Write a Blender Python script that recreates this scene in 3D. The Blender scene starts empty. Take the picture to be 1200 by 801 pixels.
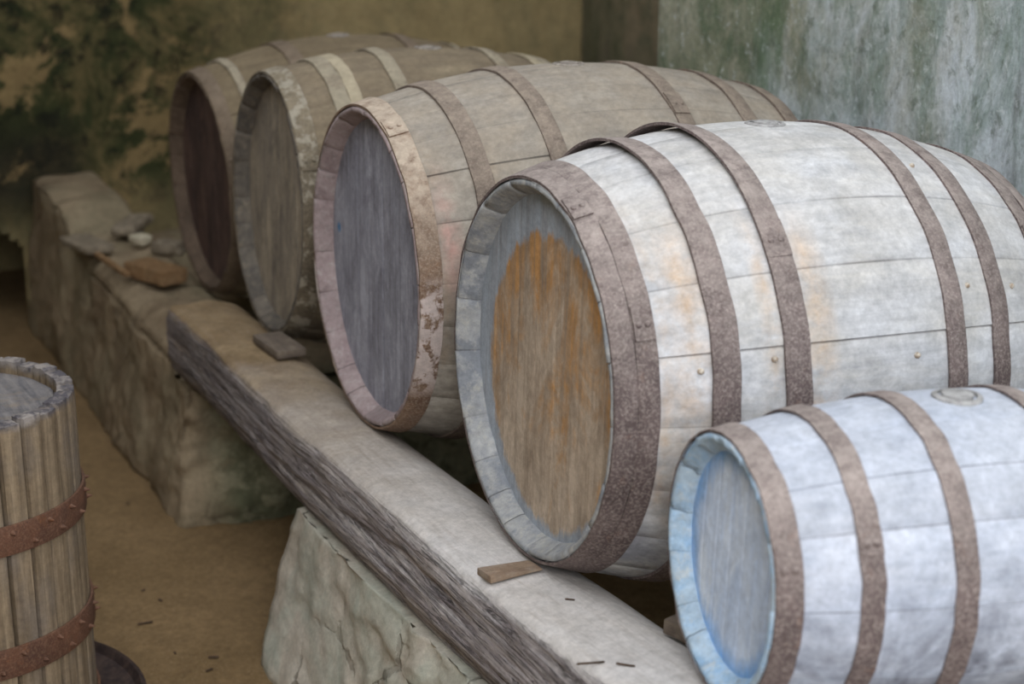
import bpy, math, random
from mathutils import Vector, noise, Matrix
PI = math.pi
S = bpy.context.scene
C = S.collection
rnd = random.Random(7)

# ------------------------------------------------------------------ helpers
def lin(r, g, b):
    f = lambda c: ((c/255)/12.92 if c/255 <= .04045 else (((c/255)+.055)/1.055)**2.4)
    return (f(r), f(g), f(b), 1)

class NT:
    """small node-tree writer"""
    def __init__(s, name):
        s.m = bpy.data.materials.new(name); s.m.use_nodes = True
        s.t = s.m.node_tree; s.t.nodes.clear()
        s.out = s.t.nodes.new('ShaderNodeOutputMaterial')
        s.b = s.t.nodes.new('ShaderNodeBsdfPrincipled')
        s.t.links.new(s.b.outputs[0], s.out.inputs[0])
        s.co = s.t.nodes.new('ShaderNodeTexCoord').outputs['Object']
        s.geo = s.t.nodes.new('ShaderNodeNewGeometry')
        s.heights = []
    def put(s, sock, v):
        if isinstance(v, bpy.types.NodeSocket): s.t.links.new(v, sock)
        elif isinstance(v, (tuple, list)) and len(v) == 4 and sock.type == 'VECTOR': sock.default_value = v[:3]
        else: sock.default_value = v
    def math(s, op, a, b=0., c=0., clamp=False):
        n = s.t.nodes.new('ShaderNodeMath'); n.operation = op; n.use_clamp = clamp
        for k, v in enumerate((a, b, c)): s.put(n.inputs[k], v)
        return n.outputs[0]
    def mapv(s, scale=(1, 1, 1), loc=(0, 0, 0), rot=(0, 0, 0), src=None):
        n = s.t.nodes.new('ShaderNodeMapping'); s.put(n.inputs[0], src or s.co)
        n.inputs[1].default_value = loc; n.inputs[2].default_value = rot; n.inputs[3].default_value = scale
        return n.outputs[0]
    def noise(s, scale, vec=None, detail=4., rough=.6, dist=0.):
        n = s.t.nodes.new('ShaderNodeTexNoise'); s.put(n.inputs['Vector'], vec or s.co)
        n.inputs['Scale'].default_value = scale; n.inputs['Detail'].default_value = detail
        n.inputs['Roughness'].default_value = rough; n.inputs['Distortion'].default_value = dist
        return n.outputs[0]
    def voro(s, scale, vec=None, feature='F1', out='Distance'):
        n = s.t.nodes.new('ShaderNodeTexVoronoi'); n.feature = feature; s.put(n.inputs['Vector'], vec or s.co)
        n.inputs['Scale'].default_value = scale
        return n.outputs[out]
    def rng(s, v, a, b, lo=0., hi=1.):
        n = s.t.nodes.new('ShaderNodeMapRange'); s.put(n.inputs[0], v)
        for k, x in zip((1, 2, 3, 4), (a, b, lo, hi)): n.inputs[k].default_value = x
        return n.outputs[0]
    def mix(s, f, a, b, mode='MIX'):
        n = s.t.nodes.new('ShaderNodeMix'); n.data_type = 'RGBA'; n.blend_type = mode
        s.put(n.inputs[0], f); s.put(n.inputs[6], a); s.put(n.inputs[7], b)
        return n.outputs[2]
    def attr(s, name):
        n = s.t.nodes.new('ShaderNodeAttribute'); n.attribute_name = name
        return n.outputs['Fac']
    def xyz(s, v=None):
        n = s.t.nodes.new('ShaderNodeSeparateXYZ'); s.put(n.inputs[0], v or s.co); return n.outputs
    def up(s): return s.xyz(s.geo.outputs['Normal'])[2]
    def scale_col(s, col, f):
        n = s.t.nodes.new('ShaderNodeVectorMath'); n.operation = 'SCALE'
        s.put(n.inputs[0], col); s.put(n.inputs['Scale'], f); return n.outputs[0]
    def finish(s, col, rough=.85, height=None, bump=.3, dist=.004, metal=0., spec=.25):
        if isinstance(col, bpy.types.NodeSocket):
            col = s.scale_col(col, s.rng(s.noise(75., None, 8, .78), .32, .68, .80, 1.18))
            col = s.scale_col(col, s.rng(s.noise(19., s.mapv((1, 1, 1), (5, 2, 9)), 7, .7, .4), .35, .65, .88, 1.10))
        s.put(s.b.inputs['Base Color'], col); s.put(s.b.inputs['Roughness'], rough)
        s.b.inputs['Metallic'].default_value = metal
        s.b.inputs['Specular IOR Level'].default_value = spec
        if height is not None:
            n = s.t.nodes.new('ShaderNodeBump'); n.inputs['Strength'].default_value = bump
            n.inputs['Distance'].default_value = dist; s.put(n.inputs['Height'], height)
            s.t.links.new(n.outputs[0], s.b.inputs['Normal'])
        return s.m

def mesh_obj(name, verts, faces, mat, parent=None, smooth=True, loc=(0, 0, 0), attr=None, autosmooth=None):
    me = bpy.data.meshes.new(name)
    me.from_pydata([tuple(v) for v in verts], [], faces); me.validate(); me.update()
    if smooth: me.polygons.foreach_set('use_smooth', [True]*len(me.polygons))
    if attr:
        for k, vals in attr.items():
            a = me.attributes.new(k, 'FLOAT', 'FACE')
            a.data.foreach_set('value', vals)
    me.materials.append(mat)
    if autosmooth is not None: me.set_sharp_from_angle(angle=math.radians(autosmooth))
    o = bpy.data.objects.new(name, me); C.objects.link(o)
    o.location = loc
    if parent: o.parent = parent
    return o

def root(name, loc, rot=(0, 0, 0)):
    o = bpy.data.objects.new(name, None); o.empty_display_size = .05
    C.objects.link(o); o.location = loc; o.rotation_euler = rot; return o

def tag(o, label, cat, group=None, kind=None):
    if kind: o['kind'] = kind
    if label: o['label'] = label
    if cat: o['category'] = cat
    if group: o['group'] = group
    return o

# frame of the beam: u runs along it towards the viewer, v across it away from the aisle
U = Vector((.435, -.9, 0)).normalized(); V = Vector((-U.y, U.x, 0)); O = Vector((-.565, 3.474, 0))
UANG = math.atan2(U.y, U.x)
def BV(u, v, z=0.): return O + U*u + V*v + Vector((0, 0, z))
def fbm(p, sc, oct=4, amp=1.):
    q = Vector(p)*sc; r = 0; a = 1.
    for _ in range(oct): r += a*noise.noise(q); q = q*2.03 + Vector((7.1, 3.3, 1.7)); a *= .5
    return r*amp

def shell(nx, ny, nz):
    """surface lattice of the unit box: points in [0,1]^3 and quads"""
    idx = {}; pts = []; faces = []
    def vid(i, j, k):
        if (i, j, k) not in idx: idx[(i, j, k)] = len(pts); pts.append((i/nx, j/ny, k/nz))
        return idx[(i, j, k)]
    for i in range(nx):
        for j in range(ny):
            faces.append((vid(i, j, nz), vid(i+1, j, nz), vid(i+1, j+1, nz), vid(i, j+1, nz)))
            faces.append((vid(i, j, 0), vid(i, j+1, 0), vid(i+1, j+1, 0), vid(i+1, j, 0)))
    for i in range(nx):
        for k in range(nz):
            faces.append((vid(i, 0, k), vid(i+1, 0, k), vid(i+1, 0, k+1), vid(i, 0, k+1)))
            faces.append((vid(i, ny, k), vid(i, ny, k+1), vid(i+1, ny, k+1), vid(i+1, ny, k)))
    for j in range(ny):
        for k in range(nz):
            faces.append((vid(0, j, k), vid(0, j, k+1), vid(0, j+1, k+1), vid(0, j+1, k)))
            faces.append((vid(nx, j, k), vid(nx, j+1, k), vid(nx, j+1, k+1), vid(nx, j, k+1)))
    return pts, faces

def roundbox(a, b, c, sx, sy, sz, r):
    """unit coords to a box sx*sy*sz with edges rounded by r (centred in x,y; base at 0)"""
    p = Vector(((a-.5)*sx, (b-.5)*sy, (c-.5)*sz))
    q = Vector((max(-sx/2+r, min(sx/2-r, p.x)), max(-sy/2+r, min(sy/2-r, p.y)), max(-sz/2+r, min(sz/2-r, p.z))))
    d = p-q
    if d.length > 1e-9: p = q + d.normalized()*min(r, d.length) if d.length > r else p
    return p + Vector((0, 0, sz/2))

# ------------------------------------------------------------------ materials
def stave_material(name, light, mid, dark, dust, dust_amt=.7, rust_at=(), rust_amt=0., grime=0., tint=None, tint_at=None, low_dark=0., low=(-.02, -.2)):
    t = NT(name); X = t.xyz()
    st = t.attr('stave')
    g1 = t.noise(1., t.mapv((3, 45, 45)), 6, .65, .3)           # grain runs along the stave
    g2 = t.noise(1., t.mapv((9, 160, 160)), 4, .6)
    cl = t.noise(5., t.mapv((1, 1.6, 1.6)), 5, .6, .4)
    cl2 = t.noise(17., t.mapv((.7, 1.4, 1.4), (3, 3, 3)), 6, .7, .5)
    col = t.mix(t.rng(cl, .4, .6), mid, light)
    col = t.mix(t.rng(cl2, .48, .66, 0, .5), col, dark)
    col = t.mix(t.rng(g1, .42, .68, 0, .6), col, dark)
    col = t.mix(t.rng(g2, .5, .75, 0, .35), col, light)
    col = t.scale_col(col, t.rng(st, 0, 1, .84, 1.1))
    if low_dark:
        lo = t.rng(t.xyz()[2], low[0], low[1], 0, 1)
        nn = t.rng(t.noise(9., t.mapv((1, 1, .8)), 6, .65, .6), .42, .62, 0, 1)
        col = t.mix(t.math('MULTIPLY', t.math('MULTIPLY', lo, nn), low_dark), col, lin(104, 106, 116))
    if grime:
        col = t.mix(t.math('MULTIPLY', t.rng(t.noise(13., t.mapv((1, 1, 1), (3, 1, 2)), 6, .7, .8), .5, .7), grime), col, dark)
    # dust lying on whatever faces up
    du = t.math('MULTIPLY', t.rng(t.up(), .15, .8), t.rng(t.noise(11., None, 6, .65), .25, .6), clamp=True)
    col = t.mix(t.math('MULTIPLY', du, dust_amt), col, dust)
    if rust_amt:
        tot = None
        for x0, w in rust_at:
            d = t.math('ABSOLUTE', t.math('SUBTRACT', X[0], x0))
            k = t.rng(d, 0, w, 1, 0)
            tot = k if tot is None else t.math('MAXIMUM', tot, k)
        k = t.math('MULTIPLY', tot, t.rng(t.noise(7., t.mapv((1, 1, 1), (5, 5, 5)), 6, .68), .40, .60), clamp=True)
        k = t.math('MULTIPLY', k, t.rng(t.math('ABSOLUTE', t.math('SUBTRACT', X[2], .05)), .17, .26, 1, 0))
        col = t.mix(t.math('MULTIPLY', k, rust_amt), col, lin(194, 154, 104))
    if tint:
        x0, w, z0, dz = tint_at
        k = t.math('MULTIPLY', t.rng(t.math('ABSOLUTE', t.math('SUBTRACT', X[0], x0)), 0, w, 1, 0),
                   t.rng(t.math('ABSOLUTE', t.math('SUBTRACT', X[2], z0)), 0, dz, 1, 0))
        k = t.math('MULTIPLY', k, t.rng(t.noise(16., None, 4), .35, .6), clamp=True)
        col = t.mix(k, col, tint)
    seam = t.attr('seam')
    col = t.mix(t.math('MULTIPLY', seam, t.rng(t.noise(3.5), .4, .65, .0, .45)), col, lin(78, 70, 66))
    h = t.math('ADD', t.math('MULTIPLY', g1, .6), t.math('MULTIPLY', t.noise(60., t.mapv((.5, 1, 1)), 4), .4))
    return t.finish(col, .88, h, .35, .003)

def hoop_material(name, a=lin(120, 106, 96), b=lin(88, 76, 70), dust=lin(160, 146, 130), dust_amt=.6, flake=None, flake_amt=0., orange=.15, band=None):
    t = NT(name)
    n1 = t.noise(220., None, 3, .7); n2 = t.noise(14., None, 5, .6)
    col = t.mix(t.rng(n2, .3, .7), b, a)
    col = t.mix(t.rng(n1, .45, .7, 0, .55), col, dust)
    col = t.mix(t.rng(t.noise(300., t.mapv((1, 1, 1), (2, 7, 1)), 2, .5), .6, .75, 0, .6), col, lin(60, 48, 46))
    col = t.mix(t.rng(t.noise(24., t.mapv((1, 1, 1), (9, 2, 1)), 5, .7), .6, .7, 0, orange), col, lin(140, 88, 50))
    du = t.math('MULTIPLY', t.rng(t.up(), .1, .85), t.rng(t.noise(40., None, 5, .7), .25, .6), clamp=True)
    col = t.mix(t.math('MULTIPLY', du, dust_amt), col, dust)
    if flake:
        k = t.rng(t.noise(20., t.mapv((1, 1, 1), (1, 8, 4)), 7, .72, .3), .5-.2*flake_amt, .56-.2*flake_amt)
        if band: k = t.math('MULTIPLY', k, t.rng(t.math('ABSOLUTE', t.math('SUBTRACT', t.xyz()[2], band[0])), band[1], band[1]*1.6, 1, 0))
        col = t.mix(k, col, flake)
    return t.finish(col, .8, t.math('ADD', n1, n2), .4, .002, spec=.3)

def rim_material(name, a, b, worn, worn_amt=.5, edge=None):
    t = NT(name)
    st = t.attr('stave')
    n = t.noise(22., None, 6, .65, .5); m = t.noise(55., t.mapv((1, 1, 1), (3, 3, 3)), 5, .7)
    col = t.mix(t.rng(n, .35, .65), a, b)
    col = t.mix(t.rng(m, .52, .66, 0, worn_amt), col, worn)
    col = t.scale_col(col, t.rng(st, 0, 1, .88, 1.08))
    if edge:
        col = t.mix(t.rng(t.noise(12., t.mapv((1, 1, 1), (2, 2, 2)), 5, .7), .5, .6), col, edge)
    col = t.mix(t.math('MULTIPLY', t.attr('seam'), t.rng(t.noise(8.), .4, .6, .1, .65)), col, lin(58, 52, 50))
    return t.finish(col, .85, t.math('ADD', n, m), .5, .004)

def head_material(name, a, b, c, ring=None, ring_r=.2, fade=.03, streak=None, streak_amt=.3, spot=None, lowring=None, ringc=(0, 0), patch=None):
    """c: dark streaks; planks run up and down (local z)"""
    t = NT(name); X = t.xyz()
    g = t.noise(1., t.mapv((20, 55, 3.5)), 6, .65, .4)
    f = t.noise(1., t.mapv((40, 190, 9)), 5, .6, .2)
    cl = t.noise(6., t.mapv((1, 1.6, .8)), 6, .62, .6)
    col = t.mix(t.rng(cl, .42, .58), a, b)
    col = t.mix(t.rng(t.noise(11., t.mapv((1, 1.4, .6), (7, 1, 7)), 7, .72, .8), .48, .64, 0, .75), col, c)
    col = t.mix(t.rng(g, .45, .68, 0, .6), col, c)
    col = t.mix(t.rng(f, .5, .75, 0, .35), col, streak or a)
    if streak: col = t.mix(t.rng(t.noise(1., t.mapv((20, 26, 5), (4, 4, 4)), 6, .7, .6), .54, .7, 0, streak_amt), col, streak)
    if patch:
        (pc, pz) = patch
        e = t.math('ADD', t.noise(7., t.mapv((1, 1.3, .8), (2, 6, 1)), 6, .65, .7), t.math('MULTIPLY', t.math('SUBTRACT', X[2], pz), .55))
        e = t.math('ADD', e, t.math('MULTIPLY', t.math('ABSOLUTE', X[1]), .35))
        col = t.mix(t.rng(e, .47, .60, 0, .9), col, t.mix(t.rng(g, .4, .65), pc, c))
        col = t.mix(t.rng(t.noise(14., t.mapv((1, 1, .7), (8, 8, 1)), 6, .7, .6), .55, .68, 0, .55), col, c)
    if ring:
        yy = t.math('SUBTRACT', X[1], ringc[0]); zz = t.math('SUBTRACT', X[2], ringc[1])
        r = t.math('SQRT', t.math('ADD', t.math('POWER', yy, 2.), t.math('POWER', zz, 2.)))
        r = t.math('ADD', r, t.math('MULTIPLY', t.math('SUBTRACT', t.noise(14., None, 6, .7), .5), .05))
        r = t.math('ADD', r, t.math('MULTIPLY', t.math('SUBTRACT', g, .5), .05))
        k = t.rng(r, ring_r, ring_r+fade)
        rc = t.mix(t.rng(g, .42, .66, 0, .6), ring, c if not lowring else lowring)
        col = t.mix(k, col, rc)
    if spot:
        (sy, sz, sr, sc) = spot
        d = t.math('SQRT', t.math('ADD', t.math('POWER', t.math('SUBTRACT', X[1], sy), 2.), t.math('POWER', t.math('SUBTRACT', X[2], sz), 2.)))
        col = t.mix(t.rng(t.math('ADD', d, t.math('MULTIPLY', t.noise(60.), .012)), sr, sr+.008, 1, 0), col, sc)
    col = t.scale_col(col, t.rng(t.attr('stave'), 0, 1, .93, 1.06))
    sp = t.rng(t.noise(150., None, 2, .5), .7, .76, 0, .35)
    col = t.mix(sp, col, lin(190, 184, 178))
    return t.finish(col, .82, t.math('ADD', g, t.math('MULTIPLY', f, .6)), .35, .003)

# ------------------------------------------------------------------ barrels
def stave_edges(n, seed):
    r = random.Random(seed); w = [r.uniform(.75, 1.3) for _ in range(n)]
    tot = sum(w); a = r.uniform(0, 1); out = [a]
    for x in w: a += 2*PI*x/tot; out.append(a)
    return out

def prof(s, L, rb, rh):
    q = 2*s/L-1; return rb-(rb-rh)*q*q

def ring_pts(edges, sub=5):
    """angles round the barrel with groove weights: (theta, groove 0..1, stave number)"""
    out = []
    for i in range(len(edges)-1):
        a, b = edges[i], edges[i+1]; g = .004
        out.append((a, 1, i)); out.append((a+g*1.2, 0, i))
        for k in range(1, sub): out.append((a+(b-a)*k/sub, 0, i))
        out.append((b-g*1.2, 0, i))
    return out

def revolve(rings, closed=True):
    n = len(rings[0]); verts = [p for r in rings for p in r]; faces = []
    for i in range(len(rings)-1):
        for j in range(n):
            k = (j+1) % n
            faces.append((i*n+j, (i+1)*n+j, (i+1)*n+k, i*n+k))
    return verts, faces

def make_barrel(name, x, y, z, yaw, tilt, rh, rb, L, hoops, M, seed, nst=22, lift=(), nails=(), bung=True, recess=.036, roll=0., hoop_t=.0045):
    r = random.Random(seed)
    ax = Vector((math.cos(yaw)*math.cos(tilt), math.sin(yaw)*math.cos(tilt), math.sin(tilt)))
    rot = Matrix.Rotation(yaw, 3, 'Z') @ Matrix.Rotation(-tilt, 3, 'Y')
    base = Vector((x, y, z)) - rot @ Vector((0, 0, rb))
    rt = root(name, base, rot.to_euler())
    loc = (0, 0, rb)
    edges = stave_edges(nst, seed); rp = ring_pts(edges)
    tone = [r.random() for _ in range(nst)]; rad = [r.uniform(-.0012, .0012) for _ in range(nst)]
    endo = [r.uniform(-.0025, .0015) for _ in range(nst)]
    def P(s, rr, th): return (s, -rr*math.sin(th), rr*math.cos(th))
    NS = 44; rings = []
    for i in range(NS+1):
        s = L*i/NS; ring = []
        for th, gr, k in rp:
            rr = prof(s, L, rb, rh) + rad[k] - .0014*gr
            rr += .0016*noise.noise(Vector((s*4+seed, math.cos(th)*3, math.sin(th)*3)))
            ring.append(P(s, rr, th))
        rings.append(ring)
    v, f = revolve(rings)
    n = len(rp)
    stv = []; seam = []
    for i in range(NS):
        for j in range(n):
            stv.append(tone[rp[j][2]]); seam.append(1. if rp[j][1] or rp[(j+1) % n][1] else 0.)
    mesh_obj('body', v, f, M['stave'], rt, True, loc, dict(stave=stv, seam=seam), 50)
    # rims: end grain, bevel and inner wall down to the head
    for end in (0, 1):
        sg = 1 if end == 0 else -1; s0 = 0 if end == 0 else L
        sec = [(.003, -.0003), (0., -.002), (-.0005, -.0085), (.002, -.0115), (.008, -.0145), (recess*.75, -.0245), (recess+.012, -.026)]
        rings = []
        for ds, dr in sec:
            ring = []
            for th, gr, k in rp:
                e = endo[k] if ds < .02 else 0
                wob = .0016*noise.noise(Vector((math.cos(th)*9, math.sin(th)*9, ds*60+seed)))
                chip = 0
                if -.012 < dr < -.011 or abs(dr+.0145) < 1e-6:
                    chip = max(0, noise.noise(Vector((math.cos(th)*14+seed, math.sin(th)*14, 4.)))-.1)*.018
                ring.append(P(s0+sg*(ds+e+wob+gr*.002+chip), rh+dr+wob-chip*.2, th))
            rings.append(ring)
        v, f = revolve(rings)
        stv = []; seam = []
        for i in range(len(sec)-1):
            for j in range(n):
                stv.append(tone[(rp[j][2]*7+3) % nst]); seam.append(1. if rp[j][1] or rp[(j+1) % n][1] else 0.)
        if end: f = [tuple(reversed(q)) for q in f]
        mesh_obj('rim', v, f, M['rim'], rt, True, loc, dict(stave=stv, seam=seam), 60)
        # head of boards standing upright
        R = rh-.024; nb = 7; bs = [-R]
        ws = [r.uniform(.8, 1.25) for _ in range(nb)]
        for w in ws: bs.append(bs[-1]+2*R*w/sum(ws))
        v = []; f = []; att = []
        for b in range(nb):
            y0, y1 = bs[b]+.0003, bs[b+1]-.0003; off = r.uniform(-.0006, .0006); m = 8; tn = r.random()
            cols = []
            for q in range(m+1):
                yy = y0+(y1-y0)*q/m; zz = math.sqrt(max(R*R-yy*yy, 1e-6)); bev = .0007 if q in (0, m) else 0
                nz = 24
                cols.append([(off+bev+.0012*noise.noise(Vector((yy*12, zz*(2*w/nz-1)*5, seed))), yy, zz*(2*w/nz-1)) for w in range(nz+1)])
            base_i = len(v); nz = 24
            for cpts in cols: v += cpts
            for q in range(m):
                for w in range(nz):
                    a = base_i+q*(nz+1)+w; b2 = a+nz+1
                    f.append((a, a+1, b2+1, b2) if end else (a, b2, b2+1, a+1)); att.append(tn)
            # the board's edges
            for q in (0, m):
                e0 = base_i+q*(nz+1); back = len(v)
                for w in range(nz+1): p = v[e0+w]; v.append((p[0]+.012, p[1], p[2]))
                for w in range(nz): f.append((e0+w, e0+w+1, back+w+1, back+w)); att.append(tn)
        hd = mesh_obj('head', v, f, M['head'], rt, False, (s0+sg*recess, 0, rb), dict(stave=att))
    # hoops
    for hi, (s0, s1, mk) in enumerate(hoops):
        rings = []; nn = 144; lf = hi in lift
        lap = r.uniform(.3, 1.2)
        for part in range(2):
            secs = [(0, 0), (0, 1), (.04, 1.12), (.5, 1.15), (.96, 1.12), (1, 1), (1, 0)] if part == 0 else []
            for a, h in secs:
                ring = []
                for j in range(nn):
                    th = 2*PI*j/nn
                    s = s0+(s1-s0)*a
                    # iron band is straight between its edges
                    ra = prof(s0, L, rb, rh); rb2 = prof(s1, L, rb, rh)
                    rr = (ra+(rb2-ra)*a)+.0005+hoop_t*h
                    if s0 < .001 and a < .5: rr += .0005
                    if lf:
                        k = math.exp(-((((th+PI) % (2*PI))-PI)/.75)**2)
                        rr += .012*k*(1-a*.85)
                    ww = .0011*noise.noise(Vector((math.cos(th)*6, math.sin(th)*6, hi+seed)))
                    s += ww*2.2
                    ring.append(P(s, rr+ww*.5, th))
                rings.append(ring)
        rings.append(rings[0])
        v, f = revolve(rings)
        hp = mesh_obj('hoop', v, f, M[mk], rt, True, loc, None, 40)
        # overlapping end and its rivets
        if s1-s0 > .018:
            th0 = lap+PI*.35*(hi % 3)*.5
            v = []; f = []
            for j in range(9):
                th = th0+.02*j
                for a, h in ((.04, 1.1), (.04, 1.9), (.96, 1.9), (.96, 1.1)):
                    s = s0+(s1-s0)*a; rr = prof(s0, L, rb, rh)*(1-a)+prof(s1, L, rb, rh)*a+.0005+hoop_t*h
                    v.append(P(s, rr, th))
            for j in range(8):
                for q in range(3): a = j*4+q; f.append((a, a+4, a+5, a+1))
            f.append((0, 1, 2, 3)); f.append((32, 35, 34, 33))
            mesh_obj('lap', v, f, M[mk], hp, False)
            for q in (.3, .7):
                s = s0+(s1-s0)*q; rr = prof(s0, L, rb, rh)*(1-q)+prof(s1, L, rb, rh)*q+hoop_t*1.9
                knob('rivet', P(s, rr, th0+.09), (0, -math.sin(th0+.09), math.cos(th0+.09)), .0055, .003, M[mk], hp)
    for s, th in nails:
        rr = prof(s, L, rb, rh)
        knob('nail', P(s, rr-.001, th), (0, -math.sin(th), math.cos(th)), .005, .007, M['nail'], rt, loc)
    if bung:
        v = []; rings = []
        for rad_, h in ((.034, -.006), (.034, .0012), (.031, .003), (.027, .003), (.026, -.004), (.022, -.004), (.021, .004), (.012, .0055), (.0005, .0055)):
            rings.append([(L/2+rad_*math.cos(2*PI*j/24), rad_*math.sin(2*PI*j/24), rb+h-.5/rb*(rad_*math.sin(2*PI*j/24))**2) for j in range(24)])
        v, f = revolve(rings)
        mesh_obj('bung', v, [tuple(reversed(q)) for q in f], M['bung'], rt, True, loc, None, 40)
    return rt

def knob(name, p, nrm, rad, h, mat, parent, loc=(0, 0, 0), spike=False):
    n = Vector(nrm).normalized(); a = n.orthogonal().normalized(); b = n.cross(a); p = Vector(p)
    prof_ = ((1, -.3), (1, .2), (.8, .7), (.4, .95), (.02, 1)) if not spike else ((1, -.3), (.9, .1), (.55, .5), (.3, .85), (.03, 1))
    rings = [[p+(a*math.cos(2*PI*j/8)+b*math.sin(2*PI*j/8))*rad*k+n*h*t for j in range(8)] for k, t in prof_]
    v, f = revolve(rings); f.append(tuple(range(8*(len(rings)-1), 8*len(rings))))
    return mesh_obj(name, v, f, mat, parent, True, loc)

NAIL = NT('nail_metal'); NAIL = NAIL.finish(NAIL.mix(NAIL.rng(NAIL.noise(200.), .4, .6), lin(200, 190, 175), lin(150, 130, 110)), .7)
BUNG = NT('bung_wood'); BUNG = BUNG.finish(BUNG.mix(BUNG.rng(BUNG.noise(120.), .4, .6), lin(120, 112, 104), lin(158, 150, 140)), .9)
HOOP = hoop_material('rusty_hoop')
HOOP_NEAR = hoop_material('rusty_hoop_brown', lin(112, 98, 95), lin(80, 67, 66), lin(174, 162, 154), .65)
HOOP_FAR = hoop_material('dusty_dark_hoop', lin(106, 90, 72), lin(80, 66, 52), lin(128, 114, 98), .6)
HOOP_LICHEN = hoop_material('lichen_hoop', lin(112, 100, 82), lin(84, 76, 64), lin(146, 134, 112), .5, lin(152, 144, 128), .0)
HOOP_OCHRE = hoop_material('ochre_hoop', lin(134, 118, 94), lin(110, 96, 78), lin(156, 142, 116), .6, lin(168, 156, 132), .8)
HOOP_WOOD = hoop_material('grey_worn_hoop', lin(134, 122, 104), lin(104, 96, 84), lin(150, 138, 118), .6, lin(152, 142, 122), .35)
HOOP_PEEL = hoop_material('peeling_hoop', lin(128, 102, 82), lin(98, 74, 60), lin(180, 164, 146), 1.3, lin(190, 176, 170), .45, .6, (-.07, .08))

BUNG_PALE = NT('pale_bung_wood'); BUNG_PALE = BUNG_PALE.finish(BUNG_PALE.mix(BUNG_PALE.rng(BUNG_PALE.noise(90.), .4, .6), lin(140, 138, 136), lin(168, 166, 164)), .9)
M1 = dict(stave=stave_material('brown_grey_staves', lin(142, 127, 102), lin(122, 108, 86), lin(92, 80, 64), lin(116, 102, 80), .8, grime=.2),
          rim=rim_material('dark_mauve_rim', lin(84, 70, 58), lin(104, 88, 74), lin(124, 108, 90), .4),
          head=head_material('dark_brown_head', lin(96, 76, 68), lin(76, 60, 56), lin(52, 42, 42), streak=lin(112, 92, 80), streak_amt=.4),
          far=HOOP_FAR, ochre=HOOP_WOOD, nail=NAIL, bung=BUNG)
M2 = dict(stave=stave_material('weathered_grey_staves', lin(148, 134, 110), lin(124, 112, 94), lin(92, 82, 70), lin(122, 108, 88), .7, grime=.4),
          rim=rim_material('sooty_rim', lin(84, 80, 76), lin(112, 104, 94), lin(144, 132, 112), .5),
          head=head_material('streaky_grey_head', lin(162, 150, 132), lin(140, 130, 117), lin(98, 92, 86), streak=lin(176, 158, 130), streak_amt=.5),
          lichen=HOOP_LICHEN, ochre=HOOP_OCHRE, worn=HOOP_WOOD, nail=NAIL, bung=BUNG)
M3 = dict(stave=stave_material('pale_beige_staves', lin(172, 165, 154), lin(154, 147, 138), lin(122, 116, 108), lin(158, 146, 130), .8, rust_at=((.15, .03), (.05, .02)), rust_amt=.25, tint=lin(190, 148, 138), tint_at=(.062, .03, .12, .14)),
          rim=rim_material('mauve_rim', lin(150, 132, 132), lin(168, 152, 150), lin(190, 182, 178), .45),
          head=head_material('slate_head', lin(168, 168, 178), lin(146, 146, 156), lin(114, 111, 121), streak=lin(192, 192, 204), streak_amt=.45, spot=(.255, .03, .012, lin(90, 130, 168))),
          hoop=HOOP, peel=HOOP_PEEL, nail=NAIL, bung=BUNG)
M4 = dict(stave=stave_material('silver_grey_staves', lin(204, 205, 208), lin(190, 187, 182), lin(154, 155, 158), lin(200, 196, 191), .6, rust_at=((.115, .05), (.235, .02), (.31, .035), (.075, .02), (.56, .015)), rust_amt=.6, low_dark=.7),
          rim=rim_material('blue_grey_rim', lin(150, 153, 157), lin(172, 172, 170), lin(192, 188, 176), .5, lin(132, 136, 142)),
          head=head_material('orange_brown_head', lin(196, 178, 158), lin(180, 162, 142), lin(144, 126, 108), ring=lin(164, 172, 182), ring_r=.236, fade=.012, streak=lin(188, 172, 156), streak_amt=.5, lowring=lin(140, 138, 140), ringc=(-.012, -.022), patch=(lin(190, 140, 82), .03)),
          hoop=HOOP_NEAR, nail=NAIL, bung=BUNG_PALE)
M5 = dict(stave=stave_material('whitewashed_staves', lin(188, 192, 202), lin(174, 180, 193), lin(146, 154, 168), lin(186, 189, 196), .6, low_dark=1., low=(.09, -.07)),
          rim=rim_material('sky_blue_rim', lin(146, 182, 214), lin(184, 202, 216), lin(206, 206, 200), .6, lin(176, 196, 212)),
          head=head_material('pale_blue_head', lin(222, 232, 246), lin(206, 220, 242), lin(184, 202, 230), ring=lin(136, 184, 238), ring_r=.118, fade=.025, streak=lin(236, 240, 246), streak_amt=.45),
          hoop=HOOP_NEAR, nail=NAIL, bung=BUNG_PALE)

def sc(h, k): return [(a*k, b*k, m) for a, b, m in h]
b1 = make_barrel('wine_barrel', -.8948, 4.690, .786, .4549, .0184, .3087, .390, .882,
    sc([(0, .0338, 'far'), (.0731, .0932, 'ochre'), (.2185, .2569, 'far'), (.552, .590, 'far'), (.716, .736, 'ochre'), (.775, .809, 'far')], 1.09), M1, 11)
tag(b1, 'farthest brown barrel, with a dark brown head, at the left end of the row', 'barrel', 'row of lying barrels')
b2 = make_barrel('wine_barrel', -.5998, 3.985, .872, .4118, -.0389, .3144, .3745, .826,
    sc([(0, .0439, 'lichen'), (.1018, .1375, 'worn'), (.1385, .167, 'ochre'), (.2487, .2813, 'worn'), (.53, .562, 'worn'), (.643, .671, 'ochre'), (.672, .708, 'worn'), (.766, .81, 'lichen')], 1.02), M2, 23)
tag(b2, 'barrel with a streaky grey-brown head and pale crusted front hoop, second from the far end', 'barrel', 'row of lying barrels')
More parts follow.
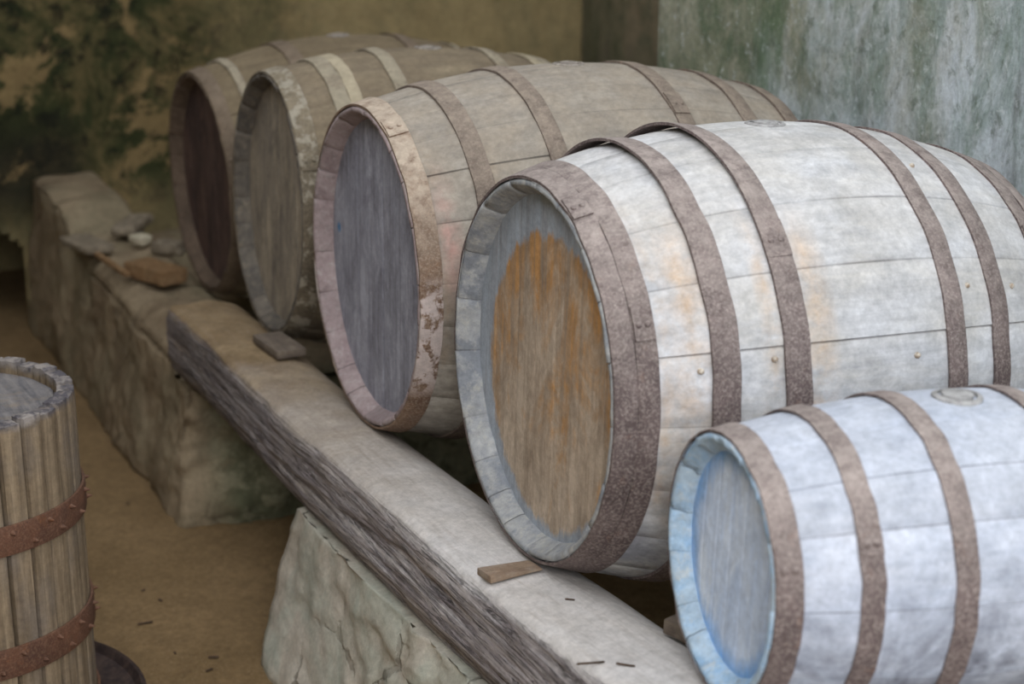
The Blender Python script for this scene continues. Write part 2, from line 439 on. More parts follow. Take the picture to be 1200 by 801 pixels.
b3 = make_barrel('wine_barrel', -.302, 3.263, .891, .4201, -.0139, .3223, .392, .906,
    sc([(0, .0402, 'peel'), (.1201, .1576, 'hoop'), (.2745, .3109, 'hoop'), (.5698, .607, 'hoop'), (.7357, .775, 'hoop'), (.857, .897, 'hoop')], 1.01), M3, 31)
tag(b3, 'middle barrel of the row, slate grey head, mauve rim and peeling rusty front hoop', 'barrel', 'row of lying barrels')
b4 = make_barrel('wine_barrel', .0228, 2.549, .898, .4110, -.03, .3069, .3834, .834,
    sc([(0, .0325, 'hoop'), (.0328, .064, 'hoop'), (.1406, .182, 'hoop'), (.2521, .293, 'hoop'), (.5424, .580, 'hoop'), (.6412, .678, 'hoop'), (.774, .8095, 'hoop'), (.8098, .842, 'hoop')], .99), M4, 47, nst=20,
    lift=(2, 3), nails=((.124, 1.327), (.235, 1.305), (.477, 1.344), (.594, 1.08), (.695, 1.088), (.594, .454)))
tag(b4, 'big silver-grey barrel with an orange-brown stained head and wide rusty hoops', 'barrel', 'row of lying barrels')
b5 = make_barrel('wine_barrel', .2689, 2.0036, .8033, .2820, -.0356, .1733, .2138, .6552,
    sc([(0, .0356, 'hoop'), (.109, .1406, 'hoop'), (.2355, .2681, 'hoop'), (.418, .4506, 'hoop'), (.5455, .577, 'hoop'), (.65, .686, 'hoop')], .955), M5, 59, nst=15, recess=.024, hoop_t=.003)
tag(b5, 'small whitewashed barrel with a pale blue head, nearest in front', 'barrel', 'row of lying barrels')

# ------------------------------------------------------------------ oak beams
def lerp_tab(tab, x):
    if x <= tab[0][0]: return tab[0][1]
    for (a, p), (b, q) in zip(tab, tab[1:]):
        if x <= b: return p+(q-p)*(x-a)/(b-a)
    return tab[-1][1]
TOP = [(-.8, .562), (-.475, .566), (.304, .5585), (1.088, .576), (1.69, .614), (2.2, .634)]

t = NT('weathered_beam')
nrm = t.xyz(t.mapv((1, 1, 1), src=t.geo.outputs['Normal']))
g = t.noise(1., t.mapv((2.2, 34, 34)), 7, .68, 1.2)
g2 = t.noise(1., t.mapv((5, 120, 120)), 6, .65, .8)
cl = t.noise(5., None, 5, .6)
side = t.mix(t.rng(g, .36, .62), lin(160, 152, 156), lin(212, 205, 205))
side = t.mix(t.rng(g2, .48, .66, 0, .75), side, lin(112, 104, 106))
ck = t.noise(1., t.mapv((2.6, 55, 55), (3, 1, 2)), 5, .7, 1.6)
ck = t.rng(t.math('ABSOLUTE', t.math('SUBTRACT', ck, .5)), 0., .022, 1, 0)
side = t.mix(t.math('MULTIPLY', ck, .7), side, lin(60, 54, 54))
side = t.mix(t.rng(cl, .5, .68, 0, .4), side, lin(150, 134, 120))
side = t.mix(t.math('MULTIPLY', t.rng(t.math('ADD', t.xyz()[0], t.math('MULTIPLY', t.noise(4., None, 5, .6), .8)), 1.1, .1), .5), side, lin(84, 70, 58))
top = t.mix(t.rng(t.noise(3., None, 5, .6), .35, .65), lin(192, 185, 178), lin(208, 204, 201))
brown = t.rng(t.math('ADD', t.xyz()[0], t.math('MULTIPLY', t.noise(4., None, 5, .6), .8)), 1.25, .15)
top = t.mix(brown, top, t.mix(t.rng(t.noise(9., None, 5, .6), .4, .6), lin(128, 108, 82), lin(146, 126, 98)))
top = t.mix(t.rng(t.noise(1., t.mapv((6, 90, 90)), 5, .6, .4), .5, .75, 0, .35), top, lin(140, 126, 112))
top = t.mix(t.rng(t.noise(160., None, 2), .68, .76, 0, .5), top, lin(212, 206, 198))
k = t.math('ADD', nrm[2], t.math('MULTIPLY', t.math('SUBTRACT', t.noise(1., t.mapv((7, 26, 26)), 6, .7), .5), 1.1))
col = t.mix(t.rng(k, .12, .80), side, top)
hh = t.math('ADD', t.math('MULTIPLY', g, t.rng(nrm[2], .3, .9, 1., .15)), t.math('MULTIPLY', g2, t.rng(nrm[2], .3, .9, .6, .12)))
hh = t.math('SUBTRACT', hh, t.math('MULTIPLY', ck, t.rng(nrm[2], .2, .7, 1., 0.)))
BEAM = t.finish(col, .92, hh, .9, .010, spec=.15)

def make_beam(name, u0, u1, v0, v1, zt, thick, rough=1., droop=.055):
    n, m, q = 420, 22, 26
    pts, faces = shell(n, m, q); out = []
    W = v1-v0
    for a, b, c in pts:
        u = a*(u1-u0)+u0; top = lerp_tab(zt, u); h = thick
        p = roundbox(.5, b, c, 1., W, h, .034); v = p.y+W/2; z = p.z
        # back of the top falls away, as in a log hewn on one side
        if c > .5: z -= droop*max(0, (v/W-.5)/.5)**2*(c-.5)*2
        # deep checks run along the aisle face
        if b < .12:
            w = (1-b/.12)*min(1, (1-c)*8)
            cr = noise.noise(Vector((u*1.6, z*26, 3.)))+.6*noise.noise(Vector((u*4, z*60, 9.)))+.35*noise.noise(Vector((u*9, z*110, 2.)))
            v += (.010*abs(cr)+.004*cr)*rough*w + .018*rough*w*max(0, (.3-c))/.3
        z += .003*noise.noise(Vector((u*5, v*9, 1.)))+.004*noise.noise(Vector((u*1.5, v*3, 5.)))*(0 if c > .9 else 1)
        e = min(a, 1-a)*(u1-u0)
        v2 = v0+v+.005*noise.noise(Vector((u*2.1, z*4, 7.)))
        uu = u
        if e < .02: uu += .014*noise.noise(Vector((v*30, z*30, 1.)))
        out.append((uu, v2, z+top-h))
    o = mesh_obj(name, [(x, y, z) for x, y, z in out], faces, BEAM, None, True, (0, 0, 0))
    # local x = u, local y = v: place by rotation
    M = Matrix(((U.x, V.x, 0, O.x), (U.y, V.y, 0, O.y), (0, 0, 1, 0), (0, 0, 0, 1)))
    o.matrix_world = M
    return o
fb = make_beam('support_timber', -.78, 2.3, 0, .235, TOP, .19)
tag(fb, 'long dusty weathered oak beam carrying the front ends of the barrels', 'beam')
rbm = make_beam('support_timber', -1.7, 1.35, .93, 1.03, [(-1.7, .433), (-1.0, .435), (-.5, .495), (0, .512), (.4, .514), (1.0, .546), (1.35, .548)], .16, .5, 0.)
tag(rbm, 'second beam in the dark under the rear ends of the barrels', 'beam')

# ------------------------------------------------------------------ masonry
def masonry(name, soft, dark, green, green_amt=.6, sc_=1., ck=.6, bump=.6, endgreen=False):
    t = NT(name)
    a = t.noise(3.5*sc_, None, 6, .62, .5); b = t.noise(16.*sc_, None, 6, .65, .3)
    col = t.mix(t.rng(a, .38, .62), dark, soft)
    col = t.mix(t.rng(b, .45, .7, 0, .5), col, soft)
    col = t.mix(t.math('MULTIPLY', t.rng(t.noise(2.6*sc_, t.mapv((1, 1, 1), (4, 9, 2)), 5, .6, .6), .45, .6), green_amt), col, green)
    vo = t.math('ADD', t.voro(4.5*sc_, t.mapv((1, 1, 1), src=None), 'DISTANCE_TO_EDGE'), t.math('MULTIPLY', t.math('SUBTRACT', b, .5), .25))
    crack = t.math('MULTIPLY', t.rng(vo, .0, .02, 1, 0), t.rng(t.noise(1.9*sc_), .5, .6))
    if endgreen:
        L_ = t.xyz()
        k = t.math('MULTIPLY', t.rng(t.math('ADD', L_[0], t.math('MULTIPLY', b, .3)), -.62, -.5), t.rng(L_[1], .03, .12))
        col = t.mix(t.math('MULTIPLY', k, .75), col, t.mix(t.rng(b, .45, .55), lin(70, 78, 58), lin(118, 118, 96)))
    col = t.mix(t.math('MULTIPLY', crack, ck), col, lin(60, 52, 44))
    h = t.math('SUBTRACT', t.math('ADD', a, t.math('MULTIPLY', b, .5)), t.math('MULTIPLY', crack, ck*1.3))
    return t.finish(col, .95, h, bump, .012, spec=.1)
PL_FAR = masonry('brown_plastered_stone', lin(150, 134, 110), lin(120, 104, 84), lin(112, 112, 90), .3, ck=.35, bump=.35, endgreen=True)
PL_NEAR = masonry('pale_greenish_stone', lin(200, 192, 178), lin(178, 168, 152), lin(176, 184, 170), .8)

def place_uv(o): o.matrix_world = Matrix(((U.x, V.x, 0, O.x), (U.y, V.y, 0, O.y), (0, 0, 1, 0), (0, 0, 0, 1)))

# far plinth: holds the beam's far end and the farthest barrel
pts, faces = shell(150, 60, 44); out = []
for a, b, c in pts:
    u = -2.80+a*2.22; v = b*.88; z = c*.47
    # top relief
    if c > 0:
        zt = lerp_tab([(-2.8, .55), (-2.35, .54), (-2.1, .47), (-1.5, .455), (-1.0, .445), (-.6, .40)], u)
        if v > .26: zt = zt*(1-min(1, (v-.26)/.08)) + (.30 if u < -1.75 else .37)*min(1, (v-.26)/.08)
        zt -= .07*math.exp(-(v/.05)**2)*(1 if u > -2.2 else .35)
        zt += .014*fbm((u, v, 3), 6, 3)
        if -.85 < u: zt = min(zt, .352)
        z = c*zt
    ed = 0
    if b < .02: v += .03*(c**1.5) - .03*(1-c)**2
    # end face: broken, hollowed under the beam
    if a > .985:
        u += .05*fbm((v, z, 1), 7, 4) - .07*max(0, min(1, (c-.35)*2))*min(1, v/.15)
    if a > .9 and b < .12: u -= .07*(1-b/.12)**2*(a-.9)*10
    if a > .9: u -= .04*(1-math.sin(PI*min(1, c*1.6+.35)))*(a-.9)*10
    d = .016*fbm((u, v+.3, z), 5, 4) + .006*fbm((u, v, z), 22, 2)
    if b < .03: v += d
    elif a > .97: u += d
    z += (d*.3 if 0 < c < .9 else 0) + (.3*d if c == 1 and u < -.9 else 0)
    if c == 0: z = -.02
    out.append((u, v, z))
o = mesh_obj('masonry_plinth', out, faces, PL_FAR); place_uv(o)
tag(o, 'brown plastered masonry plinth under the far end of the beam', 'plinth')

# near plinth
pts, faces = shell(120, 16, 46); out = []
for a, b, c in pts:
    z = c*.398
    u = lerp_tab([(0, .13), (.1, .11), (.22, .115), (.37, .17), (.42, .23)], z) if a == 0 else None
    ul = lerp_tab([(0, .13), (.1, .11), (.22, .115), (.36, .17), (.42, .24)], z)
    u = ul+(2.35-ul)*a
    v = b*.26
    d = .012*fbm((u, v+4, z), 3.5, 3)+.005*fbm((u, v, z), 18, 4)
    rock = abs(fbm((u*1.2, 8, z*1.5), 7, 4))*.035*max(0, min(1, (u-.55)/.3))*(1-.5*c) if u > .55 else 0
    if b < .03: v += -.085*(1-c)**1.2 + .012 + d - rock
    if a < .02: u += d*1.6; v += (.05*(1-b))
    if c == 0: z = -.02
    elif c < 1: z += d*.3
    z = min(z, lerp_tab(TOP, u)-.192)
    out.append((u, v, z))
o = mesh_obj('masonry_plinth', out, faces, PL_NEAR); place_uv(o)
tag(o, 'pale greenish stone plinth under the near half of the beam', 'plinth')

# ------------------------------------------------------------------ floor and walls
t = NT('dirt_floor')
a = t.noise(2.2, None, 6, .6); b = t.noise(60., None, 5, .7); c_ = t.noise(240., None, 3, .7)
col = t.mix(t.rng(a, .35, .65), lin(122, 100, 70), lin(138, 114, 82))
col = t.mix(t.rng(b, .45, .7, 0, .45), col, lin(104, 84, 60))
col = t.mix(t.rng(c_, .55, .7, 0, .5), col, lin(172, 150, 118))
FLOOR = t.finish(col, .95, t.math('ADD', b, t.math('MULTIPLY', c_, .5)), .5, .006, spec=.1)
v = []; f = []; n = 150
for i in range(n+1):
    for j in range(n+1):
        x = -6+13*i/n; y = -6+15*j/n
        v.append((x, y, .012*fbm((x, y, 0), 1.6, 3)-.004))
for i in range(n):
    for j in range(n):
        q = i*(n+1)+j; f.append((q, q+n+1, q+n+2, q+1))
tag(mesh_obj('floor', v, f, FLOOR), None, None, kind='structure')

def wall_mat(name, cols, stains, sc_=1., streak=0.):
    t = NT(name)
    a = t.noise(1.6*sc_, None, 6, .62, .5); b = t.noise(9.*sc_, t.mapv((1, 1, .8), (3, 2, 8)), 8, .72, .4)
    col = t.mix(t.rng(a, .36, .62), cols[0], cols[1])
    col = t.mix(t.rng(b, .5, .62, 0, .7), col, cols[2])
    for (scl, lo, hi, amt, c2, off, sz) in stains:
        m_ = t.noise(scl, t.mapv((1, 1, sz), off), 9, .75, .5)
        col = t.mix(t.rng(m_, lo, hi, 0, amt), col, c2)
    fine = t.noise(90., None, 5, .7)
    col = t.mix(t.rng(fine, .5, .72, 0, .3), col, cols[1])
    return t.finish(col, .95, t.math('ADD', t.math('ADD', a, b), t.math('MULTIPLY', fine, .4)), .5, .012, spec=.1)
W_BACK = wall_mat('mossy_brown_plaster', (lin(112, 98, 66), lin(136, 118, 82), lin(92, 82, 54)),
    [(2.2, .46, .56, .85, lin(62, 66, 42), (1, 2, 3), 1.), (4.5, .54, .6, .9, lin(34, 36, 30), (6, 1, 2), 1.), (5.5, .58, .63, .8, lin(172, 150, 110), (2, 8, 1), .8)])
def far_mat():
    t = NT('olive_brown_plaster'); X = t.xyz()
    a = t.noise(1.3, None, 6, .62, .5); b = t.noise(7., t.mapv((1, 1, .5), (3, 2, 8)), 7, .7, .4)
    col = t.mix(t.rng(a, .36, .62), lin(138, 122, 88), lin(160, 142, 104))
    col = t.mix(t.rng(b, .46, .64, 0, .6), col, lin(120, 112, 84))
    ms = t.rng(t.math('ADD', X[0], t.math('MULTIPLY', t.noise(3., None, 5, .6), .9)), -.15, -.85)
    m1 = t.mix(t.rng(t.noise(3.2, t.mapv((1, 1, 1), (1, 2, 3)), 9, .78, .5), .40, .54), lin(104, 92, 62), lin(54, 58, 36))
    m1 = t.mix(t.rng(t.noise(9., t.mapv((1, 1, 1), (6, 1, 2)), 9, .78, .5), .52, .58, 0, .85), m1, lin(28, 30, 24))
    lo = t.rng(X[2], .55, .25)
    ms = t.math('MULTIPLY', ms, t.math('SUBTRACT', 1., t.math('MULTIPLY', lo, .75)))
    col = t.mix(ms, col, m1)
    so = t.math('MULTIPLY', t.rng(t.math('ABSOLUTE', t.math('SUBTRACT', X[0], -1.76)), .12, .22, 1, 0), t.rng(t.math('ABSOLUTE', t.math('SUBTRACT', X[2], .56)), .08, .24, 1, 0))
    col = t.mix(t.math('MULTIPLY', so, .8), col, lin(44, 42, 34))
    pale = t.math('MULTIPLY', ms, t.rng(t.noise(4., t.mapv((1, 1, 1), (2, 8, 1)), 8, .76, .4), .53, .58, 0, .75))
    col = t.mix(pale, col, lin(142, 120, 84))
    return t.finish(col, .95, t.math('ADD', t.math('ADD', a, b), t.math('MULTIPLY', t.noise(90., None, 5, .7), .4)), .5, .012, spec=.1)
W_FAR = far_mat()
W_RECESS = wall_mat('stained_recess_plaster', (lin(128, 122, 102), lin(144, 132, 110), lin(96, 100, 82)),
    [(1.5, .45, .6, .7, lin(84, 92, 70), (1, 5, 3), .3), (3.5, .5, .65, .6, lin(96, 88, 88), (6, 1, 2), .4)])
def right_mat():
    t = NT('green_grey_plaster'); X = t.xyz()
    a = t.noise(2.2, None, 7, .65, .6); b = t.noise(11., t.mapv((1, 1, .5), (3, 2, 8)), 8, .75, .5); c_ = t.noise(34., t.mapv((1, 1, .7), (1, 5, 2)), 8, .75)
    col = t.mix(t.rng(a, .4, .6), lin(136, 138, 116), lin(166, 164, 146))
    col = t.mix(t.rng(b, .46, .62, 0, .75), col, lin(92, 108, 84))
    right_light = t.rng(t.math('ADD', t.math('ADD', X[0], t.math('MULTIPLY', t.noise(2.6, t.mapv((1, 1, .6), (4, 1, 7)), 7, .7, .6), 1.3)), t.math('MULTIPLY', X[2], -.35)), .78, 1.12)  # brighter right end: light falling there is painted as paler, bluer plaster
    col = t.mix(t.math('MULTIPLY', right_light, .85), col, t.mix(t.rng(b, .42, .6), lin(206, 216, 224), lin(166, 180, 180)))
    g = t.rng(t.noise(3.4, t.mapv((1, 1, .35), (1, 2, 3)), 8, .72, .7), .5, .62, 0, .7)
    col = t.mix(g, col, lin(92, 112, 84))
    d = t.rng(t.noise(4.2, t.mapv((1, 1, .3), (8, 3, 2)), 8, .7, .5), .56, .68, 0, .6)
    col = t.mix(d, col, lin(86, 82, 76))
    col = t.mix(t.rng(c_, .54, .64, 0, .6), col, lin(96, 106, 92))
    col = t.mix(t.rng(t.noise(40., None, 8, .75), .56, .66, 0, .6), col, lin(214, 220, 220))
    return t.finish(col, .95, t.math('ADD', t.math('ADD', a, b), c_), .6, .010, spec=.1)
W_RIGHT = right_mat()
def wall(name, p0, p1, z0, z1, mat, hole=None, amp=.02, thick=.3, nx=90, nz=60):
    """rough wall between two uv points; its face looks to the left of p0->p1 reversed, with thickness behind"""
    P0 = BV(*p0); P1 = BV(*p1); d = (P1-P0); Ln = d.length; d.normalize(); nr = Vector((d.y, -d.x, 0))
    v = []; f = []
    for i in range(nx+1):
        for j in range(nz+1):
            x = Ln*i/nx; z = z0+(z1-z0)*j/nz
            p = P0+d*x+Vector((0, 0, z))
            e = 0 if i in (0, nx) else 1
            p = p+nr*(amp*fbm((x, z, hash_(name)), 1.7, 4)+amp*.25*fbm((x, z, 5), 12, 2))*e
            v.append(p)
    idx = lambda i, j: i*(nz+1)+j
    for i in range(nx):
        for j in range(nz):
            x = Ln*(i+.5)/nx; z = z0+(z1-z0)*(j+.5)/nz
            if hole and hole(x, z): continue
            f.append((idx(i, j), idx(i+1, j), idx(i+1, j+1), idx(i, j+1)))
    # back, ends and top close the wall
    k = len(v); q = [P0-nr*thick, P1-nr*thick]
    v += [q[0]+Vector((0, 0, z0)), q[1]+Vector((0, 0, z0)), q[1]+Vector((0, 0, z1)), q[0]+Vector((0, 0, z1))]
    f.append((k, k+3, k+2, k+1))
    f.append(tuple([idx(0, j) for j in range(nz+1)]+[k+3, k]))
    f.append(tuple([idx(nx, nz-j) for j in range(nz+1)]+[k+1, k+2]))
    f.append(tuple([idx(i, nz) for i in range(nx+1)]+[k+2, k+3]))
    return tag(mesh_obj(name, v, f, mat, smooth=True, autosmooth=50), None, None, kind='structure')
def hash_(s): return sum(ord(c) for c in s) % 17
# wall at the far end of the row with a low dark arched hole by the floor
XH = 1.72
def hole(x, z):
    return abs(x-XH) < .27 and z < .24+.16*math.sqrt(max(0, 1-((x-XH)/.27)**2))
wall('wall_back', (-2.83, -2.0), (-2.83, .27), -.05, 3.1, W_FAR, hole, .025, .9, 150, 120)
wall('wall_far', (-2.83, .27), (-2.78, 2.35), -.05, 3.1, W_FAR, None, .025, .9)
wall('wall_recess', (-2.8, 2.3), (-.45, 2.3), -.05, 3.1, W_RECESS, None, .02, .3)
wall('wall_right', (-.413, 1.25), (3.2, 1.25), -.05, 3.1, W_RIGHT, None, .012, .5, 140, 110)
wall('wall_left', (5.5, -2.0), (-2.96, -2.0), -.05, 3.1, W_BACK, None, .02, .3, 60, 40)  # lengthened out of view towards the camera to cut light from the left
DK = NT('roof_boards'); DK = DK.finish(DK.mix(DK.rng(DK.noise(1., DK.mapv((3, 40, 3))), .4, .6), lin(70, 58, 46), lin(92, 78, 62)), .9)
v = [BV(-3.9, -2.4, 3.05), BV(-1.9, -2.4, 3.05), BV(-1.9, 2.7, 3.05), BV(-3.9, 2.7, 3.05)]
v += [p+Vector((0, 0, .12)) for p in v]
tag(mesh_obj('shade_ceiling', v, [(0, 3, 2, 1), (4, 5, 6, 7), (0, 1, 5, 4), (1, 2, 6, 5), (2, 3, 7, 6), (3, 0, 4, 7)], DK, smooth=False), None, None, kind='structure')  # unseen ceiling strip over the far end, added to keep it dark

# ------------------------------------------------------------------ small wood and rubble
def chunk(name, u, v, z, sx, sy, sz, ang, mat, seed, r=.006, amp=.004, taper=0., tilt=0., n=(14, 8, 5)):
    pts, faces = shell(*n); out = []
    for a, b, c in pts:
        p = roundbox(a, b, c, sx, sy, sz, min(r, sz*.45))
        if taper: p.z *= 1-taper*(1-a)
        q = Vector((p.x*30+seed*7, p.y*30, p.z*30))
        p += Vector((noise.noise(q), noise.noise(q+Vector((9, 0, 0))), noise.noise(q+Vector((0, 9, 0)))*.6))*amp
        out.append(p)
    o = mesh_obj(name, out, faces, mat, smooth=True, autosmooth=45)
    o.rotation_euler = (0, tilt, UANG+ang); o.location = BV(u, v, z)
    return o
def wood_mat(name, a, b, c):
    t = NT(name); g = t.noise(1., t.mapv((10, 110, 110)), 6, .65, .5)
    col = t.mix(t.rng(g, .35, .65), a, b); col = t.mix(t.rng(t.noise(30.), .5, .7, 0, .5), col, c)
    return t.finish(col, .9, g, .4, .003, spec=.15)
WEDGE = wood_mat('wedge_wood', lin(150, 130, 110), lin(128, 108, 92), lin(166, 154, 140))
SHIM = wood_mat('grey_shim_wood', lin(118, 106, 94), lin(96, 86, 78), lin(136, 124, 108))
OFF = wood_mat('brown_offcut_wood', lin(142, 112, 80), lin(120, 94, 68), lin(150, 128, 98))
t = NT('field_stone'); nn = t.noise(30., None, 6, .65)
STONE = t.finish(t.mix(t.rng(nn, .35, .65), lin(112, 102, 88), lin(140, 128, 110)), .95, nn, .5, .005, spec=.1)
t = NT('pale_stone'); nn = t.noise(30., None, 6, .65)
PALE = t.finish(t.mix(t.rng(nn, .35, .65), lin(170, 162, 140), lin(196, 186, 164)), .95, nn, .5, .005, spec=.1)
t = NT('twig_bark'); TWIG = t.finish(t.mix(t.rng(t.noise(90.), .4, .6), lin(84, 66, 52), lin(58, 46, 38)), .9)
SMALL = []
def small(o, label, cat, group=None): tag(o, label, cat, group); return o
small(chunk('wedge', 1.155, .066, .585, .100, .042, .013, -PI/2+.12, WEDGE, 1, .002, .0008, taper=.8), 'thin flat wooden wedge pushed under the orange-headed barrel', 'wedge')
small(chunk('shim', -.255, .140, .5695, .165, .072, .020, .05, SHIM, 2, .003, .0015), 'flat grey wooden block lying on the beam in front of the streaky grey barrel', 'block')
small(chunk('wood_block', 1.475, .20, .591, .05, .05, .024, .3, SHIM, 3, .003, .002), 'small grey wooden block beside the blue-headed barrel at the beam edge', 'block')
small(chunk('wood_block', -1.44, .14, .468, .20, .09, .045, .35, OFF, 5, .004, .003), 'thick brown wood offcut with a pale broken edge on the far plinth', 'wood offcut')
small(chunk('lath', -1.60, .045, .480, .30, .018, .016, .08, OFF, 6, .003, .001), 'narrow reddish brown lath lying along the far plinth', 'lath')
small(chunk('flat_stone', -1.93, .04, .470, .22, .10, .025, .2, STONE, 7, .006, .008), 'flat grey stone near the aisle edge of the far plinth', 'stone')
small(chunk('pale_stone', -1.86, .20, .480, .07, .05, .030, .4, PALE, 8, .008, .008, n=(10, 8, 6)), 'small pale stone behind the wood offcut on the far plinth', 'stone')
small(chunk('brown_stone', -1.74, .262, .470, .10, .07, .04, .9, STONE, 9, .012, .014, n=(10, 8, 6)), 'lumpy brown stone beside the foot of the farthest barrel', 'stone')
small(chunk('stone_slab', -2.06, .22, .486, .22, .08, .035, -.5, STONE, 12, .010, .010), 'long low stone slab behind the rubble, left of the farthest barrel', 'stone')
for k, (u, v, L_, an) in enumerate(((1.52, -.005+.02, .04, 1.4), (1.55, .055, .025, .9), (1.298, .10, .016, .8))):
    small(chunk('twig', u, v, lerp_tab(TOP, u)+.001, L_, .003, .003, an, TWIG, 20+k, .0015, .004, n=(14, 3, 3)),
          ('dark curved twig at the near lower end of the beam', 'short twig on the beam just below the small barrel', 'bit of bark on the beam beside the wooden wedge')[k], 'twig')
for k, (u, v, L_, an) in enumerate(((-.226, -.186, .022, .4), (-.121, -.248, .055, 1.5), (.054, -.225, .016, 0), (.111, -.154, .04, 1.2), (-.296, -.209, .018, 2.), (-.862, -.112, .02, .5), (.165, -.179, .03, 1.9), (-.5, -.16, .02, .8))):
    small(chunk('straw_bit', u, v, -.001, L_*.6, .005, .004, an, TWIG, 40+k, .0015, .002, n=(8, 3, 3)), 'small dark crumb or straw lying on the dirt floor of the aisle', 'debris', 'dark crumbs on the dirt floor')

# ------------------------------------------------------------------ basket press at the left
t = NT('press_slat'); X = t.xyz()
g = t.noise(1., t.mapv((60, 60, 3)), 6, .65, .5); g2 = t.noise(1., t.mapv((170, 170, 8)), 5, .6)
col = t.mix(t.rng(g, .36, .64), lin(112, 96, 76), lin(150, 132, 108))
col = t.mix(t.rng(g2, .5, .7, 0, .5), col, lin(84, 72, 60))
col = t.mix(t.rng(t.noise(9., t.mapv((1, 1, .5))), .5, .68, 0, .55), col, lin(112, 104, 98))
gr = t.rng(t.math('ADD', X[2], t.math('MULTIPLY', t.noise(25.), .03)), .716, .73)
col = t.mix(gr, col, t.mix(t.rng(t.noise(30., None, 5), .42, .58), lin(84, 80, 84), lin(144, 136, 130)))
SLAT = t.finish(col, .88, g, .5, .004)
t = NT('press_lid_wood'); g = t.noise(1., t.mapv((8, 70, 70), rot=(0, 0, .6)), 6, .65, .4)
col = t.mix(t.rng(g, .35, .65), lin(92, 90, 93), lin(126, 121, 118)); col = t.mix(t.rng(t.noise(14.), .55, .7, 0, .6), col, lin(134, 118, 98))
LID = t.finish(col, .85, g, .4, .003)
PHOOP = hoop_material('press_iron', lin(104, 70, 52), lin(78, 54, 44), lin(134, 104, 84), .3, orange=.4)
t = NT('dark_iron_pan'); PAN = t.finish(t.mix(t.rng(t.noise(40.), .4, .6), lin(52, 42, 40), lin(72, 58, 52)), .7, t.noise(60.), .3, .003)
PX, PY = -1.078, 2.968; PR = .248; PT = .72
pr = root('basket_press', (PX, PY, 0), (0, 0, 0))
tag(pr, 'upright slatted wooden press basket with two spiked rusty iron hoops on a round dark base', 'wine press')
def lathe(name, prof_, mat, parent, loc=(0, 0, 0), n=72, sm=35):
    rings = [[(r*math.cos(2*PI*j/n), r*math.sin(2*PI*j/n), z) for j in range(n)] for r, z in prof_]
    v, f = revolve(rings); return mesh_obj(name, v, [tuple(reversed(q)) for q in f], mat, parent, True, loc, None, sm)
lathe('base', [(.001, 0), (.30, 0), (.335, .02), (.345, .045), (.345, .062), (.335, .066), (.325, .05), (.30, .042), (.001, .042)], PAN, pr)
NSL = 32
for k in range(NSL):
    r = random.Random(100+k)
    th = 2*PI*k/NSL+.05; w = 2*PI*PR/NSL-.0065+r.uniform(-.002, .001); hz = PT-.043+r.uniform(-.006, .004)
    pts, faces = shell(6, 5, 30); out = []
    for a, b, c in pts:
        p = roundbox(a, b, c, w, .034, hz, .0045)
        p.x += .0012*noise.noise(Vector((p.z*8, k, 0))); p.y += .0012*noise.noise(Vector((p.z*9, k, 5)))
        if c > .97: p.z += .004*noise.noise(Vector((p.x*120, p.y*120, k)))
        # follow the curve of the basket
        p.y += -(p.x**2)/(2*PR)
        out.append((p.x, p.y, p.z))
    M = Matrix.Rotation(th-PI/2, 3, 'Z')
    bend = PR-.017
    out2 = []
    for p in out:
        q = M @ Vector((p[0], bend+p[1], p[2]+.0425)); out2.append(q)
    mesh_obj('slat', out2, faces, SLAT, pr, True, (0, 0, 0), None, 45)
for hz0, hh_ in ((.475, .056), (.235, .058), (.06, .03)):
    rr = PR+.0012
    hp = lathe('hoop', [(rr, hz0), (rr+.005, hz0), (rr+.006, hz0+.004), (rr+.006, hz0+hh_-.004), (rr+.005, hz0+hh_), (rr, hz0+hh_), (rr, hz0)], PHOOP, pr, n=120)
    if hh_ > .05:
        for k in range(26):
            th = -2.6+3.9*k/26+.02*math.sin(k*5); zz = hz0+(.014 if k % 2 else hh_-.014)
            knob('nail', ((rr+.005)*math.cos(th), (rr+.005)*math.sin(th), zz), (math.cos(th), math.sin(th), .1*math.sin(k*3)), 0.0062, .012, PHOOP, hp, spike=True)
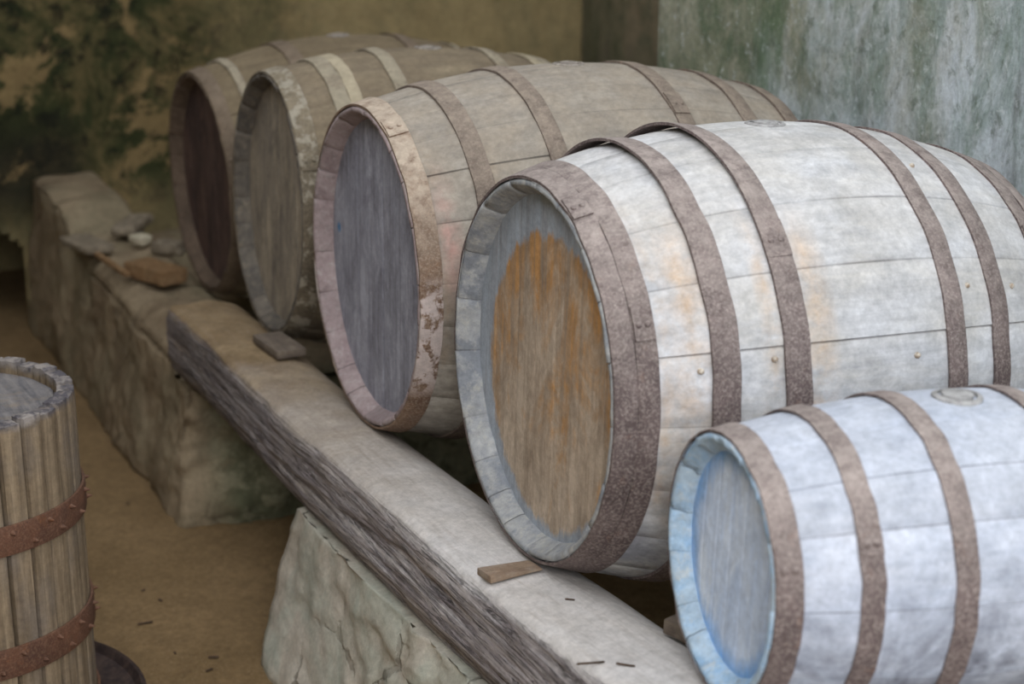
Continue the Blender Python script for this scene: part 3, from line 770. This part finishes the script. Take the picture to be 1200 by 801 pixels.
# two half boards lying inside as the lid, with a slot between them
for sgn in (-1, 1):
    R = PR-.037; v = []; f = []; n = 20; cols = 10
    gap = .006
    for q in range(cols+1):
        yy = gap+(R-.0005-gap)*q/cols; hw = math.sqrt(max(R*R-yy*yy, 1e-7))
        for zz in (0, 1):
            for w in range(n+1):
                v.append((hw*(2*w/n-1), sgn*yy, PT-.05+(.027 if zz else 0)+(.001*noise.noise(Vector((w*.4, q*.9, sgn)))) - (.003 if zz and q == 0 else 0)))
    st = 2*(n+1)
    for q in range(cols):
        for w in range(n):
            a = q*st+(n+1)+w; b = a+st; f.append((a, a+1, b+1, b) if sgn > 0 else (a, b, b+1, a+1))
            a = q*st+w; b = a+st; f.append((a, b, b+1, a+1) if sgn > 0 else (a, a+1, b+1, b))
    for w in range(n):
        f.append((w, w+1, n+1+w+1, n+1+w))
    for q in range(cols):
        for w in (0, n):
            a = q*st+w; f.append((a, a+st, a+st+n+1, a+n+1))
    o = mesh_obj('lid_board', v, f, LID, pr, False)
    o.rotation_euler = (0, 0, math.radians(-62))

# ------------------------------------------------------------------ camera and light
cam = bpy.data.cameras.new('camera'); co = bpy.data.objects.new('camera', cam); C.objects.link(co)
co.location = (0, 0, 1.7); PITCH = 16.478
co.rotation_euler = (math.radians(90-PITCH), 0, 0)
cam.sensor_width = 36; cam.lens = 1950.1/1200*36
cam.dof.use_dof = True; cam.dof.focus_distance = 2.85; cam.dof.aperture_fstop = 3.2
S.camera = co
def area(name, loc, target, sx, sy, power, col):
    l = bpy.data.lights.new(name, 'AREA'); l.shape = 'RECTANGLE'; l.size = sx; l.size_y = sy; l.energy = power; l.color = col
    o = bpy.data.objects.new(name, l); C.objects.link(o); o.location = loc
    o.rotation_euler = (Vector(target)-Vector(loc)).to_track_quat('-Z', 'Y').to_euler(); return o
area('doorway_daylight', (-.3, -1.3, 2.6), (.0, 2.8, .6), 2.4, 2.0, 115, (.94, .96, 1.0))
area('right_wall_fill', (2.4, 1.1, 2.3), (1.2, 3.1, 1.25), .9, .9, 30, (.84, .92, 1.0))  # added cool lamp out of frame, brightens the right wall
w = bpy.data.worlds.new('world'); S.world = w; w.use_nodes = True
bg = w.node_tree.nodes['Background']; bg.inputs[0].default_value = (.92, .95, 1.0, 1); bg.inputs[1].default_value = 1.4
S.view_settings.view_transform = 'Standard'; S.view_settings.look = 'None'
S.view_settings.gamma = 1; S.view_settings.exposure = .22; S.view_settings.use_curve_mapping = False
